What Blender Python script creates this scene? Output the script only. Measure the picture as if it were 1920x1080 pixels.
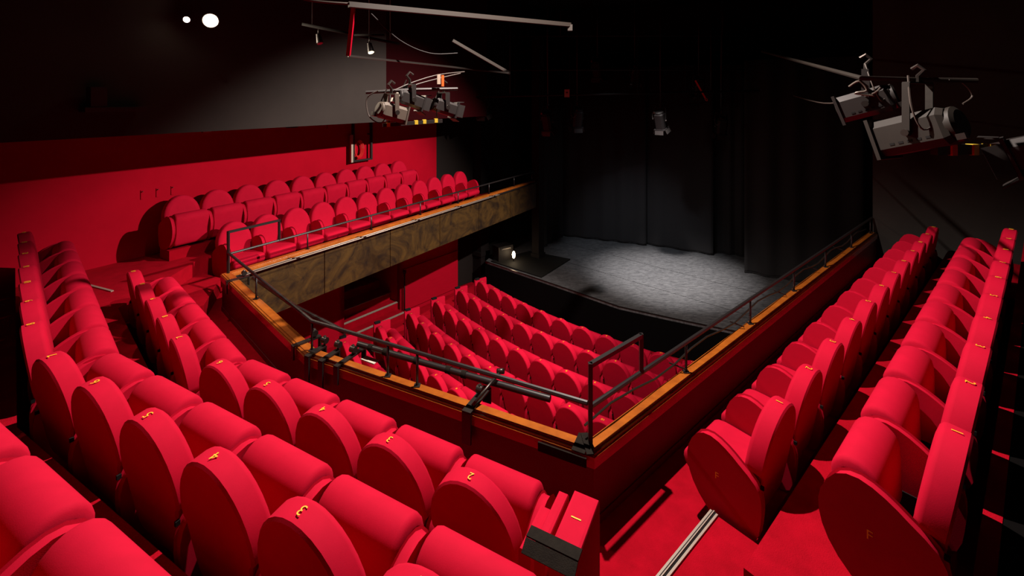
import bpy, bmesh, math, random
from mathutils import Vector, Matrix
random.seed(7)
for o in list(bpy.data.objects): bpy.data.objects.remove(o, do_unlink=True)
S = bpy.context.scene
C = S.collection
R = math.radians
# ------------------------------------------------------------------ camera
cam = bpy.data.cameras.new('camera'); co = bpy.data.objects.new('camera', cam); C.objects.link(co)
co.location = (0, 0, 2.83); co.rotation_euler = (R(90), 0, 0)
cam.sensor_width = 36; cam.lens = 36*845/1920; cam.shift_y = -353/1920; cam.clip_start = .05
S.camera = co
# ------------------------------------------------------------------ world / light / exposure
w = bpy.data.worlds.new('world'); S.world = w; w.use_nodes = True
w.node_tree.nodes['Background'].inputs[0].default_value = (1, .55, .45, 1)
w.node_tree.nodes['Background'].inputs[1].default_value = .004
S.view_settings.view_transform = 'Standard'; S.view_settings.look = 'None'
S.view_settings.exposure = 0; S.view_settings.gamma = 1; S.view_settings.use_curve_mapping = False
def spot(name, loc, target, power, angle, blend, radius, col):
    l = bpy.data.lights.new(name, 'SPOT'); l.energy = power; l.spot_size = R(angle); l.spot_blend = blend
    l.shadow_soft_size = radius; l.color = col
    o = bpy.data.objects.new(name, l); C.objects.link(o); o.location = loc
    o.rotation_euler = (Vector(target)-Vector(loc)).to_track_quat('-Z', 'Y').to_euler()
    return o
HOUSE = (.3, 4.2, 5.6)
GAL = (4.4, 6.6, 4.95)
spot('house_light', HOUSE, (.75, 4.0, 0), 2250, 118, .4, .035, (1, .86, .78))
spot('gallery_light', GAL, (-2.5, 8.9, -.8), 4200, 65, .55, .05, (1, .86, .78))
spot('stage_light', (3.2, 10.4, 4.7), (4.2, 12.1, -1.9), 5200, 40, 1, .12, (1, .96, .93))
spot('stage_fill_light', (2.0, 9.6, 4.6), (3.6, 13.6, -1.5), 700, 44, 1, .12, (.8, .9, 1))
spot('wall_spot_light', (-3.80, 5.65, 3.83), (1.5, 5.5, -1.0), 200, 120, .7, .05, (1, .8, .6))

# ------------------------------------------------------------------ materials
def mat(name, col, rough=.6, metal=0, emit=None, estr=0, noise=None, bump=0, bscale=40, sheen=0, spec=.5, aniso=None, coat=0):
    m = bpy.data.materials.new(name); m.use_nodes = True; nt = m.node_tree; b = nt.nodes['Principled BSDF']
    b.inputs['Base Color'].default_value = (*col, 1); b.inputs['Roughness'].default_value = rough
    b.inputs['Metallic'].default_value = metal; b.inputs['Specular IOR Level'].default_value = spec
    if sheen: b.inputs['Sheen Weight'].default_value = sheen; b.inputs['Sheen Tint'].default_value = (*[min(1, c*1.3+.02) for c in col], 1); b.inputs['Sheen Roughness'].default_value = .4
    if coat: b.inputs['Coat Weight'].default_value = coat; b.inputs['Coat Roughness'].default_value = .12
    if emit: b.inputs['Emission Color'].default_value = (*emit, 1); b.inputs['Emission Strength'].default_value = estr
    tc = nt.nodes.new('ShaderNodeTexCoord'); src = tc.outputs['Object']
    if noise:
        mp = nt.nodes.new('ShaderNodeMapping'); nt.links.new(src, mp.inputs[0])
        if aniso: mp.inputs['Scale'].default_value = aniso
        n = nt.nodes.new('ShaderNodeTexNoise'); n.inputs['Scale'].default_value = noise[1]; n.inputs['Detail'].default_value = 6
        n.inputs['Roughness'].default_value = .65
        if len(noise) > 3: n.inputs['Distortion'].default_value = noise[3]
        nt.links.new(mp.outputs[0], n.inputs['Vector'])
        r = nt.nodes.new('ShaderNodeValToRGB'); r.color_ramp.elements[0].color = (*noise[0], 1); r.color_ramp.elements[1].color = (*col, 1)
        r.color_ramp.elements[0].position = .5-noise[2]; r.color_ramp.elements[1].position = .5+noise[2]
        nt.links.new(n.outputs[0], r.inputs[0]); nt.links.new(r.outputs[0], b.inputs['Base Color'])
    if bump:
        n2 = nt.nodes.new('ShaderNodeTexNoise'); n2.inputs['Scale'].default_value = bscale; n2.inputs['Detail'].default_value = 3
        nt.links.new(src, n2.inputs['Vector'])
        bp = nt.nodes.new('ShaderNodeBump'); bp.inputs['Strength'].default_value = bump; bp.inputs['Distance'].default_value = .01
        nt.links.new(n2.outputs[0], bp.inputs['Height']); nt.links.new(bp.outputs[0], b.inputs['Normal'])
    return m
M = {}
M['fabric'] = mat('red_fabric', (.47, .0022, .025), .85, noise=((.40, .0015, .02), 9, .3), bump=.04, bscale=260, sheen=.0, spec=.12)
M['carpet'] = mat('red_carpet', (.40, .002, .013), .95, noise=((.24, .0012, .007), 5, .28), bump=.5, bscale=180, sheen=.0, spec=.05)
M['redwall'] = mat('red_wall_paint', (.42, .002, .015), .85, noise=((.35, .0015, .012), 2.2, .3), spec=.06)
M['stallwall'] = mat('red_fabric_wall', (.42, .003, .018), .85, noise=((.34, .002, .013), 12, .3), aniso=(.3, .3, 5), spec=.05)
M['parapet'] = mat('dark_red_laquer', (.10, .001, .004), .42, noise=((.075, .0008, .003), 3, .3), spec=.35)
M['moulding'] = mat('glossy_red_moulding', (.30, .003, .014), .2, spec=.6, coat=.5)
M['wood'] = mat('varnished_amber_wood', (.42, .115, .012), .28, noise=((.2, .045, .006), 7, .3), aniso=(1, 1, 1), spec=.5, coat=.6)
M['gold'] = mat('tarnished_gold_leaf', (.075, .038, .0065), .5, metal=.3, noise=((.014, .0065, .002), 2.0, .17, 2.6), bump=.3, bscale=14)
M['steel'] = mat('black_steel', (.012, .010, .010), .38, spec=.5)
M['grip'] = mat('worn_dark_metal', (.06, .05, .045), .35, metal=.8)
M['chrome'] = mat('brushed_aluminium', (.36, .30, .25), .4, metal=.3)
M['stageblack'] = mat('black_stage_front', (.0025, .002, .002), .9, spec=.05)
M['black'] = mat('matt_black', (.006, .005, .005), .8, spec=.2)
M['blackwall'] = mat('black_wall_paint', (.010, .007, .007), .8, noise=((.006, .004, .004), 3, .3), spec=.2)
M['bulkhead'] = mat('charcoal_wall_paint', (.034, .026, .022), .75, noise=((.026, .02, .017), 2, .3), spec=.25)
M['greywall'] = mat('dark_grey_wall', (.03, .025, .022), .8, noise=((.02, .017, .015), 2, .3), spec=.2)
M['sidewall'] = mat('dark_side_wall', (.014, .011, .010), .85, spec=.1)
M['stage'] = mat('scuffed_black_stage', (.14, .136, .14), .5, noise=((.04, .039, .042), 7, .2, .6), aniso=(1, 3.2, 1), bump=.1, bscale=30, spec=.4)
M['mat'] = mat('black_floor_mat', (.009, .008, .007), .8, spec=.15)
M['curtain'] = mat('black_velvet', (.028, .026, .027), .95, sheen=.3, spec=.1)
M['yellow'] = mat('yellow_thread', (.85, .42, .01), .6, emit=None)
M['lampgrey'] = mat('grey_lamp_housing', (.10, .078, .06), .5, metal=.2, noise=((.07, .055, .043), 6, .3))
M['rig'] = mat('matt_black_rig', (.008, .006, .006), .6, spec=.2)
M['lampbrown'] = mat('brown_grey_lamp_housing', (.016, .012, .009), .6, spec=.3, noise=((.011, .008, .006), 6, .3))
M['lampblack'] = mat('black_lamp_housing', (.025, .021, .02), .4, metal=.2)
M['tape'] = mat('black_gaffer_tape', (.016, .013, .010), .8, noise=((.009, .007, .006), 30, .3), bump=.3, bscale=200, spec=.05)
M['cable'] = mat('grey_brown_cable', (.05, .037, .03), .6)
M['paleplastic'] = mat('pale_plastic', (.45, .36, .28), .5)
M['redmetal'] = mat('red_painted_metal', (.5, .012, .01), .4)
M['orange'] = mat('orange_cap', (.7, .12, .015), .5)
M['ytape'] = mat('yellow_tape', (.6, .42, .03), .5)
M['rtape'] = mat('red_tape', (.7, .02, .01), .5)
M['lens'] = mat('lamp_glass', (.08, .07, .06), .08, spec=.8)
M['glow'] = mat('lit_lamp_lens', (1, .9, .8), .3, emit=(1, .82, .62), estr=60)
M['bulb'] = mat('lit_bulb', (1, .8, .6), .3, emit=(1, .75, .45), estr=25)
M['led'] = mat('sign_light', (.8, .9, 1), .3, emit=(.75, .9, 1), estr=2.0)
M['gled'] = mat('green_indicator', (.1, .9, .2), .3, emit=(.15, 1, .25), estr=.6)
M['framegrey'] = mat('grey_brown_steel', (.024, .019, .016), .6, spec=.25)
M['paper'] = mat('white_paper', (.5, .45, .38), .8)

# ------------------------------------------------------------------ mesh helpers
class MB:
    def __init__(s): s.v = []; s.f = []; s.sm = []
    def add(s, vs, fs, smooth=False):
        n = len(s.v); s.v += [tuple(v) for v in vs]; s.f += [tuple(i+n for i in f) for f in fs]; s.sm += [smooth]*len(fs); return s
    def box(s, c, d, M3=None):
        x, y, z = d[0]/2, d[1]/2, d[2]/2
        vs = [Vector((a*x, b*y, e*z)) for a in (-1, 1) for b in (-1, 1) for e in (-1, 1)]
        if M3 is not None: vs = [M3 @ v for v in vs]
        vs = [v+Vector(c) for v in vs]
        return s.add(vs, [(0, 1, 3, 2), (4, 6, 7, 5), (0, 4, 5, 1), (2, 3, 7, 6), (0, 2, 6, 4), (1, 5, 7, 3)])
    def beam(s, a, b, wd, ht, up=(0, 0, 1)):           # rectangular bar a->b, wd sideways, ht along up
        a, b = Vector(a), Vector(b); d = (b-a).normalized(); u = Vector(up); sd = d.cross(u).normalized(); u = sd.cross(d)
        vs = [p+sd*(i*wd/2)+u*(j*ht/2) for p in (a, b) for i, j in ((-1, -1), (1, -1), (1, 1), (-1, 1))]
        return s.add(vs, [(3, 2, 1, 0), (4, 5, 6, 7), (0, 1, 5, 4), (1, 2, 6, 5), (2, 3, 7, 6), (3, 0, 4, 7)])
    def tube(s, pts, r, n=8, cap=True):
        pts = [Vector(p) for p in pts]; rr = r if isinstance(r, (list, tuple)) else [r]*len(pts)
        rings = []; ref = None
        for i, p in enumerate(pts):
            d = (pts[min(i+1, len(pts)-1)]-pts[max(i-1, 0)]).normalized()
            if ref is None: ref = d.orthogonal().normalized()
            a = (ref-d*ref.dot(d)).normalized(); ref = a; b = d.cross(a)
            rings.append([p+(a*math.cos(t)+b*math.sin(t))*rr[i] for t in [2*math.pi*k/n for k in range(n)]])
        vs = [v for g in rings for v in g]
        fs = [(i*n+k, i*n+(k+1) % n, (i+1)*n+(k+1) % n, (i+1)*n+k) for i in range(len(pts)-1) for k in range(n)]
        s.add(vs, fs, True)
        if cap: s.add(rings[0], [tuple(reversed(range(n)))]); s.add(rings[-1], [tuple(range(n))])
        return s
    def prism(s, poly, z0, z1):
        n = len(poly)
        vs = [(x, y, z0) for x, y in poly]+[(x, y, z1) for x, y in poly]
        return s.add(vs, [tuple(range(n))[::-1], tuple(range(n, 2*n))]+[(i, (i+1) % n, n+(i+1) % n, n+i) for i in range(n)])
    def loft(s, rings, cap0=True, cap1=True, smooth=True):
        n = len(rings[0]); vs = [v for g in rings for v in g]
        s.add(vs, [(i*n+k, i*n+(k+1) % n, (i+1)*n+(k+1) % n, (i+1)*n+k) for i in range(len(rings)-1) for k in range(n)], smooth)
        if cap0: s.add(rings[0], [tuple(reversed(range(n)))])
        if cap1: s.add(rings[-1], [tuple(range(n))])
        return s
    def mesh(s, name, m):
        me = bpy.data.meshes.new(name); me.from_pydata(s.v, [], s.f); me.polygons.foreach_set('use_smooth', s.sm)
        bm = bmesh.new(); bm.from_mesh(me); bmesh.ops.remove_doubles(bm, verts=bm.verts, dist=1e-5)
        bmesh.ops.recalc_face_normals(bm, faces=bm.faces)
        for e in bm.edges:
            if len(e.link_faces) == 2 and e.calc_face_angle(0) > .7: e.smooth = False
        bm.to_mesh(me); bm.free(); me.materials.append(M[m]); return me
    def build(s, name, m, parent=None):
        return put(name, s.mesh(name, m), parent)
def put(name, me, parent=None, loc=None, rz=None):
    o = bpy.data.objects.new(name, me); C.objects.link(o)
    if parent is not None: o.parent = parent
    if loc: o.location = loc
    if rz is not None: o.rotation_euler = (0, 0, rz)
    return o
def empty(name, loc=(0, 0, 0), rz=0):
    o = bpy.data.objects.new(name, None); C.objects.link(o); o.location = loc; o.rotation_euler = (0, 0, rz); o.empty_display_size = .1; return o
def tag(o, label, cat, group=None, kind=None):
    o['label'] = label; o['category'] = cat
    if group: o['group'] = group
    if kind: o['kind'] = kind
    return o
def struct(o, label=None):
    o['kind'] = 'structure'
    if label: o['label'] = label
    return o
def v2(a): return Vector((a[0], a[1]))
def along(p, d, t, n=None, o=0):
    q = v2(p)+v2(d)*t
    if n is not None: q += v2(n)*o
    return q
def inter(p, d, q, e):
    p, d, q, e = v2(p), v2(d), v2(q), v2(e); k = (q-p).cross(e)/d.cross(e); return p+d*k
def catmull(pts, sub=4, closed=True):
    out = []; n = len(pts)
    for i in range(n if closed else n-1):
        g = lambda k: Vector(pts[k % n]) if closed else Vector(pts[max(0, min(n-1, k))])
        a, b, c, d = g(i-1), g(i), g(i+1), g(i+2)
        for k in range(sub):
            t = k/sub
            out.append(.5*((2*b)+(c-a)*t+(2*a-5*b+4*c-d)*t*t+(3*b-a-3*c+d)*t**3))
    if not closed: out.append(Vector(pts[-1]))
    return out
def unit(v): v = v2(v); return v.normalized()

# ------------------------------------------------------------------ measured layout of the hall (metres)
STEP = .42
dR = unit((.764, .645)); nR = Vector((dR.y, -dR.x))          # right gallery: along, backwards
dL = unit((.515, .857)); nL = Vector((-dL.y, dL.x))          # left gallery
dB = unit((-.888, .459)); nB = Vector((-dB.y*1, dB.x)); nB = nB if nB.y < 0 else -nB
dD = unit((-.742, .671)); nD = Vector((-dD.y, dD.x)); nD = nD if nD.y < 0 else -nD
RF = v2((1.701, 2.881)); RB = v2((2.016, 2.051)); LF = v2((-4.429, 7.14)); LB = v2((-5.25, 7.13))
BF = v2((-.209, 2.314)); BB = v2((-.768, 1.660)); DF = v2((-2.695, 3.664)); DB = v2((-3.23, 3.033))
A = v2((6.342, 7.939)); B = v2((.53, 3.048)); Cc = v2((-1.859, 4.189)); D = v2((-3.814, 6.058)); E_ = v2((.633, 13.039))
ZC = 6.2
ZS, ZST, ZP = -2.72, -1.90, .50      # stalls floor, stage floor, parapet top

# ------------------------------------------------------------------ room shell
# left wall (behind the left gallery) and the charcoal bulkhead that overhangs it
WL = v2((-5.47, 7.285))
def wallbox(p, q, z0, z1, th=.12, side=1):
    p, q = v2(p), v2(q); d = (q-p).normalized(); n = Vector((-d.y, d.x))*side*th
    return MB().prism([tuple(p), tuple(q), tuple(q+n), tuple(p+n)], z0, z1)
wl0, wl1 = WL-dL*7.5, WL+dL*6.45
struct(wallbox(wl0, wl1, -.28, ZC).build('wall_left', 'redwall'))
bk = v2((-4.31, 6.79)); bk = WL-nL*1.75; b0, b1 = bk-dL*7.5, bk+dL*2.9
bq = MB().prism([tuple(b0), tuple(b1), tuple(b1+nL*1.73), tuple(b0+nL*1.73)], 2.40, ZC)
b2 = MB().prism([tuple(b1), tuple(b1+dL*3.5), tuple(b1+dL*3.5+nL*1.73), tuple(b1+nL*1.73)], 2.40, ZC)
M['shadered'] = mat('shaded_wall_red', (.018, .0004, .0012), .85, spec=.05)  # shade on the far red wall, painted dark red onto an added block
struct(b2.build('wall_upper_left_shade', 'shadered'), 'added dark red block painting the shade at the far end of the left wall')
struct(bq.build('wall_upper_left', 'bulkhead'), 'charcoal bulkhead overhanging the red left wall')
# walls at the stage end, right and rear
struct(wallbox(wl1+nL*.0, (-.3, 14.6), -2.7, ZC).build('wall_stage_left', 'sidewall'))
struct(wallbox((-.3, 14.6), (1.6, 17.4), ZS, ZC).build('wall_wing_left', 'blackwall'))
struct(wallbox((1.6, 17.4), (11.5, 14.2), ZS, ZC).build('wall_stage', 'blackwall'))
wr = along(RB, dR, 0, nR, 1.35)
struct(wallbox(wr-dR*4.4, wr+dR*7.6, ZS, ZC, side=-1).build('wall_right', 'blackwall'))
ga = A+dR*.05
struct(wallbox(ga, ga+nR*3.1, ZS, ZC, side=1).build('wall_gallery_end', 'greywall'))
struct(wallbox(ga+nR*3.1, (11.5, 14.2), ZS, ZC, side=-1).build('wall_wing_right', 'blackwall'))
struct(wallbox((-9.6, -2.6), (3.2, -2.6), ZS, ZC, side=-1).build('wall_rear', 'blackwall'))
cl = MB().prism([(-10, -2.8), (4, -2.8), (12, 5), (12, 18), (-3, 18), (-10, 6)], ZC, ZC+.15).build('ceiling', 'blackwall'); struct(cl)
# stalls floor
struct(MB().prism([(-7, -2), (3, -2), (8.5, 5), (8.5, 11), (1.6, 17), (-2.5, 14.5), (-7.5, 8)], ZS-.1, ZS).build('floor', 'carpet'))

# gallery floors
IN = .04
gl = [tuple(A+nR*.06), tuple(B), tuple(Cc), tuple(D), tuple(E_+nL*.06), tuple(along(E_, dL, 0, nL, 2.75)), tuple(wl0), (-9.5, -2.5), (1.5, -2.5), tuple(along(RB, dR, -2.5, nR, 1.34)), tuple(along(RB, dR, 7.2, nR, 1.34)), tuple(A+nR*3)]
struct(MB().prism(gl, -.28, 0).build('floor_gallery', 'carpet'))
a1 = along(BF, dB, -.86, nB, .10); c1 = inter(BF+nB*.1, dB, DF+nD*.1, dD); e1 = along(DF, dD, 2.42, nD, .10)
l1 = along(LF, dL, -.42, nL, .10); l2 = along(LF, dL, 6.15, nL, .10)
lev1 = [tuple(p) for p in (a1, c1, e1, l1, l2, WL+dL*6.3, wl0)]+[(-9.4, -2.4), tuple(a1+nB*4.6)]
struct(MB().prism(lev1, 0, STEP).build('floor_second_tier', 'carpet'))
a2 = along(BB, dB, -1.5, nB, .07); c2 = inter(BB+nB*.07, dB, DB+nD*.07, dD); e2 = along(DB, dD, 3.5, nD, .07)
lev2 = [tuple(p) for p in (a2, c2, e2, e2+Vector((-2.6, .2)))]+[(-9.3, -2.3), tuple(a2+nB*3.6)]
struct(MB().prism(lev2, STEP, 2*STEP).build('floor_third_tier', 'carpet'))
r1 = [along(RF, dR, -.75, nR, .10), along(RF, dR, 6.75, nR, .10), along(RF, dR, 6.75, nR, 2.1), along(RF, dR, -.75, nR, 2.1)]
struct(MB().prism([tuple(p) for p in r1], 0, STEP).build('floor_right_second_tier', 'carpet'))
r2 = [along(RB, dR, -.75, nR, .07), along(RB, dR, 6.75, nR, .07), along(RB, dR, 6.75, nR, 1.3), along(RB, dR, -.75, nR, 1.3)]
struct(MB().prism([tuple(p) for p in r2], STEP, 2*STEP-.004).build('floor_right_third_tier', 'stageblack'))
r3 = [along(RB, dR, -.75, nR, .07), along(RB, dR, 6.75, nR, .07), along(RB, dR, 6.75, nR, .135), along(RB, dR, -.75, nR, .135)]
struct(MB().prism([tuple(p) for p in r3], STEP, 2*STEP).build('trim_11', 'carpet'))
# seat plinths under the rows
def plinth(name, p, d, n, t0, t1, z, h=.15, y0=.03, y1=.33):
    q = [along(p, d, t0, n, -y0), along(p, d, t1, n, -y0), along(p, d, t1, n, -y1), along(p, d, t0, n, -y1)]
    return struct(MB().prism([tuple(a) for a in q], z, z+h).build(name, 'carpet'))
plinth('trim_1', RF, dR, nR, -.26, 6.4, 0); plinth('trim_2', RB, dR, nR, -.26, 5.3, STEP)
plinth('trim_3', LF, dL, nL, -.26, 6.1, 0); plinth('trim_4', LB, dL, nL, -.28, 5.3, STEP)
plinth('trim_5', BF, dB, nB, -.5, 2.3, 0); plinth('trim_6', BB, dB, nB, -1.2, 2.3, STEP)
plinth('trim_7', DF, dD, nD, -.2, 2.3, 0); plinth('trim_8', DB, dD, nD, -.2, 3.3, STEP)
# aisle steps with metal nosings
def step(name, quad, z0, z1, label, nosing=None, wide=.05, grip=True):
    o = MB().prism([tuple(q) for q in quad], z0, z1).build(name, 'carpet'); struct(o, label)
    if nosing:
        p, q = nosing; d = (v2(q)-v2(p)).normalized(); n = Vector((-d.y, d.x))
        nz = MB().beam((*p, z1+.006), (*q, z1+.006), wide, .012); nz.beam((*p, z1+.016), (*q, z1+.016), .006, .01); nz.build('nosing', 'chrome', o)
        if grip: MB().beam((*p, z1+.0135), (*q, z1+.0135), .022, .004).build('grip_strip', 'black', o)
    return o
s0 = along(RF, dR, -.34, nR, -.27); s1 = along(RF, dR, -1.3, nR, -.27)
step('step_right_aisle', [s1, s0, along(RF, dR, -.34, nR, .1), along(RF, dR, -1.3, nR, .1)], 0, STEP/2, 'carpeted aisle step with metal nosing beside the right gallery seats', (tuple(s1+nR*.02), tuple(s0+nR*.02)))
st = [e1+v2((.03, .05)), v2((-4.08, 5.55)), v2((-3.93, 5.75)), v2((-4.28, 6.62)), l1+v2((.0, 0))]
step('step_left_aisle', st, 0, STEP/2, 'carpeted aisle step with metal nosing at the left parapet corner', ((-4.36, 5.62), (-4.02, 5.72)))
p, q = v2((-5.75, 5.95)), v2((-5.02, 5.66))
nz = empty('trim_9'); struct(nz); MB().beam((*p, STEP+.006), (*q, STEP+.006), .03, .012).build('nosing', 'chrome', nz)
q0, q1 = along(RF, dR, 2.45, nR, .16), along(RF, dR, 2.45, nR, .52)
nz = empty('trim_10'); struct(nz); MB().beam((*q0, STEP+.006), (*q1, STEP+.006), .03, .012).build('nosing', 'chrome', nz)

# ------------------------------------------------------------------ parapets
def offset_poly(pts, o):            # offset an open polyline to its left by o
    pts = [v2(p) for p in pts]; out = []
    for i, p in enumerate(pts):
        if i == 0: d = (pts[1]-p).normalized(); out.append(p+Vector((-d.y, d.x))*o)
        elif i == len(pts)-1: d = (p-pts[i-1]).normalized(); out.append(p+Vector((-d.y, d.x))*o)
        else:
            d0 = (p-pts[i-1]).normalized(); d1 = (pts[i+1]-p).normalized()
            out.append(inter(pts[i-1]+Vector((-d0.y, d0.x))*o, d0, p+Vector((-d1.y, d1.x))*o, d1))
    return out
PL = [E_, D, Cc, B, A]              # centre line, stalls on the left hand while walking E->D->C->B->A
def strip(pts, o0, o1, z0, z1, i):
    a = offset_poly(pts, o0); b = offset_poly(pts, o1)
    return MB().prism([tuple(a[i]), tuple(a[i+1]), tuple(b[i+1]), tuple(b[i])], z0, z1)
names = ['parapet_left', 'parapet_rear_left', 'parapet_rear', 'parapet_right']
plabs = ['left gallery parapet with mottled gold fascia panels facing the stalls', 'short dark red parapet at the rear left of the balcony', 'dark red balcony parapet in front of the numbered rear seats', 'dark red parapet with amber wooden rail along the right gallery']
for i in range(4):
    o = strip(PL, -.06, .045, -.28, .455, i).build(names[i], 'parapet'); struct(o, plabs[i])
    a, b = offset_poly(PL, 0)[i], offset_poly(PL, 0)[i+1]
    # varnished rail: two steps so that the rounded front catches light
    rl = strip(PL, -.078, .05, .452, .478, i); s2 = strip(PL, -.066, .042, .478, .492, i); rl.add(s2.v, s2.f); s3 = strip(PL, -.045, .03, .492, .50, i); rl.add(s3.v, s3.f)
    rl.build('wooden_rail', 'wood', o)
    strip(PL, -.078, -.055, .405, .452, i).build('moulding', 'moulding', o)
    strip(PL, -.068, -.055, .0, .06, i).build('skirting', 'parapet', o)
    if i in (1, 2): strip(PL, .045, .065, -.28, .45, i).build('fascia', 'gold', o)
    if i == 0:                       # gold panels on the stalls side
        f0, f1 = offset_poly(PL, .045), offset_poly(PL, .085)
        L = (f0[1]-f0[0]).length; d = (f0[1]-f0[0]).normalized(); n = Vector((-d.y, d.x)); k = 6; g = .008
        for j in range(k):
            p = f0[0]+d*(L*j/k+g); q = f0[0]+d*(L*(j+1)/k-g)
            MB().prism([tuple(p), tuple(q), tuple(q+n*.022), tuple(p+n*.022)], -.27, .43).build('gold_panel', 'gold', o)
        p, q = f0[0], f0[1]
        MB().prism([tuple(p), tuple(q), tuple(q+n*.06), tuple(p+n*.06)], .43, .452).build('ledge', 'black', o)

# ------------------------------------------------------------------ guard railings
def railing(name, pts, ztop, posts, label, guard=None, inset=.03, r=.017):
    o = empty(name, (pts[0][0], pts[0][1], ZP)); tag(o, label, 'railing'); inv = Vector(o.location)
    loc = lambda p, z: Vector((p[0], p[1], z))-inv
    MB().tube([loc(p, ztop) for p in pts], r, 8).build('top_bar', 'steel', o)
    for p in posts:
        m = MB(); m.tube([loc(p, ZP), loc(p, ztop)], .011, 8); m.box(loc(p, ZP+.004), (.05, .05, .008)); m.build('post', 'steel', o)
    if guard:
        p, q, zt = guard
        MB().beam(loc(p, zt), loc(q, zt), .03, .03).build('guard_bar', 'steel', o)
        MB().beam(loc(p, ZP), loc(p, zt+.015), .028, .028, (1, 0, 0)).build('post', 'steel', o)
        MB().beam(loc(q, ztop), loc(q, zt+.015), .028, .028, (1, 0, 0)).build('post', 'steel', o)
    return o
inn = offset_poly(PL, .0)
iE, iD, iC, iB, iA = inn
def lerp(a, b, t): return v2(a)+(v2(b)-v2(a))*t
railing('guard_railing', [iB, lerp(iB, iA, .5), iA], .755, [lerp(iB, iA, t) for t in (.165, .335, .5, .66, .83, .985)], 'black metal guard railing along the right gallery parapet', (iB, lerp(iB, iA, .078), 1.035))
railing('guard_railing', [iD, lerp(iD, iE, .5), iE], .755, [lerp(iD, iE, t) for t in (.14, .29, .44, .585, .73, .87, .985)], 'black metal guard railing above the gold left gallery front', (iD, lerp(iD, iE, .085), 1.05))
railing('guard_railing', [iD, iC, iB-(iB-iC).normalized()*.02], .772, [lerp(iD, iC, .42), iC, lerp(iC, iB, .34), lerp(iC, iB, .455)], 'bent black handrail above the rear balcony parapet')

# ------------------------------------------------------------------ theatre seats
SP = .54
def inset_ring(pts, amt):
    n = len(pts); out = []
    for i in range(n):
        a, b, c = Vector(pts[i-1]), Vector(pts[i]), Vector(pts[(i+1) % n])
        t = (c-a).normalized(); nn = Vector((-t.y, t.x)); out.append(b+nn*amt)
    return out
TILT = R(9)
def back_mesh():
    out = []
    L, sh, w = .66, .34, .256
    for k in range(17):
        t = math.pi*k/16; out.append((w*math.cos(t), sh+(L-sh)*math.sin(t)))
    out += [(-.252, .305), (-.232, .285), (-.226, .20), (-.212, .10), (-.19, .03), (-.15, 0), (0, -.006), (.15, 0), (.19, .03), (.212, .10), (.226, .20), (.232, .285), (.252, .305)]
    rings = []
    for ins, y in ((.010, -.060), (0, -.050), (0, .028), (.006, .043), (.022, .054), (.06, .060)):
        g = inset_ring(out, ins)
        rings.append([Vector((p.x, y, p.y)) for p in g])
    m = MB(); m.loft(rings, True, True)
    c, s = math.cos(TILT), math.sin(TILT)
    for i, (x, y, z) in enumerate(m.v):                # lean back about the bottom edge, then set top centre over the origin
        z2 = z-L; m.v[i] = (x, y*c-z2*s, .90+z2*c+y*s*.6)
    return m.mesh('backrest', 'fabric')
def panel_mesh():
    o = catmull([(.0, .42), (.03, .505), (.12, .57), (.20, .62), (.29, .648), (.37, .62), (.425, .52), (.432, .42), (.395, .31), (.31, .21), (.20, .165), (.10, .165), (.03, .19), (.005, .30)], 2)
    o = list(reversed(o))
    rings = []
    for ins, x in ((.016, -.027), (.004, -.024), (0, -.015), (0, .015), (.004, .024), (.016, .027)):
        rings.append([Vector((x, p.x, p.y)) for p in inset_ring([(q.x, q.y) for q in o], -ins*1)])
    return MB().loft(rings).mesh('side_panel', 'fabric')
def cushion_mesh(profile, w):
    o = catmull(profile, 2); rings = []
    cen = sum(o, Vector((0, 0)))/len(o)
    for k, x in ((.82, -w/2), (.92, -w/2+.006), (.98, -w/2+.016), (1, -w/2+.03), (1, w/2-.03), (.98, w/2-.016), (.92, w/2-.006), (.82, w/2)):
        rings.append([Vector((x, (cen+(p-cen)*k).x, (cen+(p-cen)*k).y)) for p in o])
    return MB().loft(rings).mesh('cushion', 'fabric')
ME = {'back': back_mesh(), 'panel': panel_mesh(),
      'up': cushion_mesh([(.215, .22), (.22, .45), (.225, .59), (.25, .65), (.31, .685), (.375, .675), (.415, .63), (.42, .57), (.40, .42), (.37, .24), (.33, .20), (.25, .195)], .466),
      'down': cushion_mesh([(.09, .30), (.09, .39), (.13, .415), (.30, .425), (.45, .43), (.51, .41), (.525, .36), (.50, .31), (.44, .285), (.25, .27), (.13, .27)], .474),
      'hinge': MB().box((0, 0, 0), (.012, .02, .022)).mesh('hinge', 'black'),
      'bracket': MB().box((0, .24, .33), (.50, .22, .03)).mesh('seat_frame', 'black')}
TXT = {}
def text_mesh(t, size, m='yellow', bold=0):
    k = (t, size, m)
    if k not in TXT:
        cu = bpy.data.curves.new('t', 'FONT'); cu.body = t; cu.size = size; cu.align_x = 'CENTER'; cu.align_y = 'CENTER'; cu.extrude = .0006; cu.offset = -size*.004+bold
        o = bpy.data.objects.new('t', cu); C.objects.link(o); bpy.context.view_layer.update()
        me = bpy.data.meshes.new_from_object(o.evaluated_get(bpy.context.evaluated_depsgraph_get())); bpy.data.objects.remove(o); bpy.data.curves.remove(cu)
        me.materials.clear(); me.materials.append(M[m]); TXT[k] = me
    return TXT[k]
NUM = 'zero one two three four five six seven eight nine ten'.split()
ORD = 'first second third fourth fifth sixth seventh eighth ninth tenth eleventh twelfth thirteenth'.split()
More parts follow.
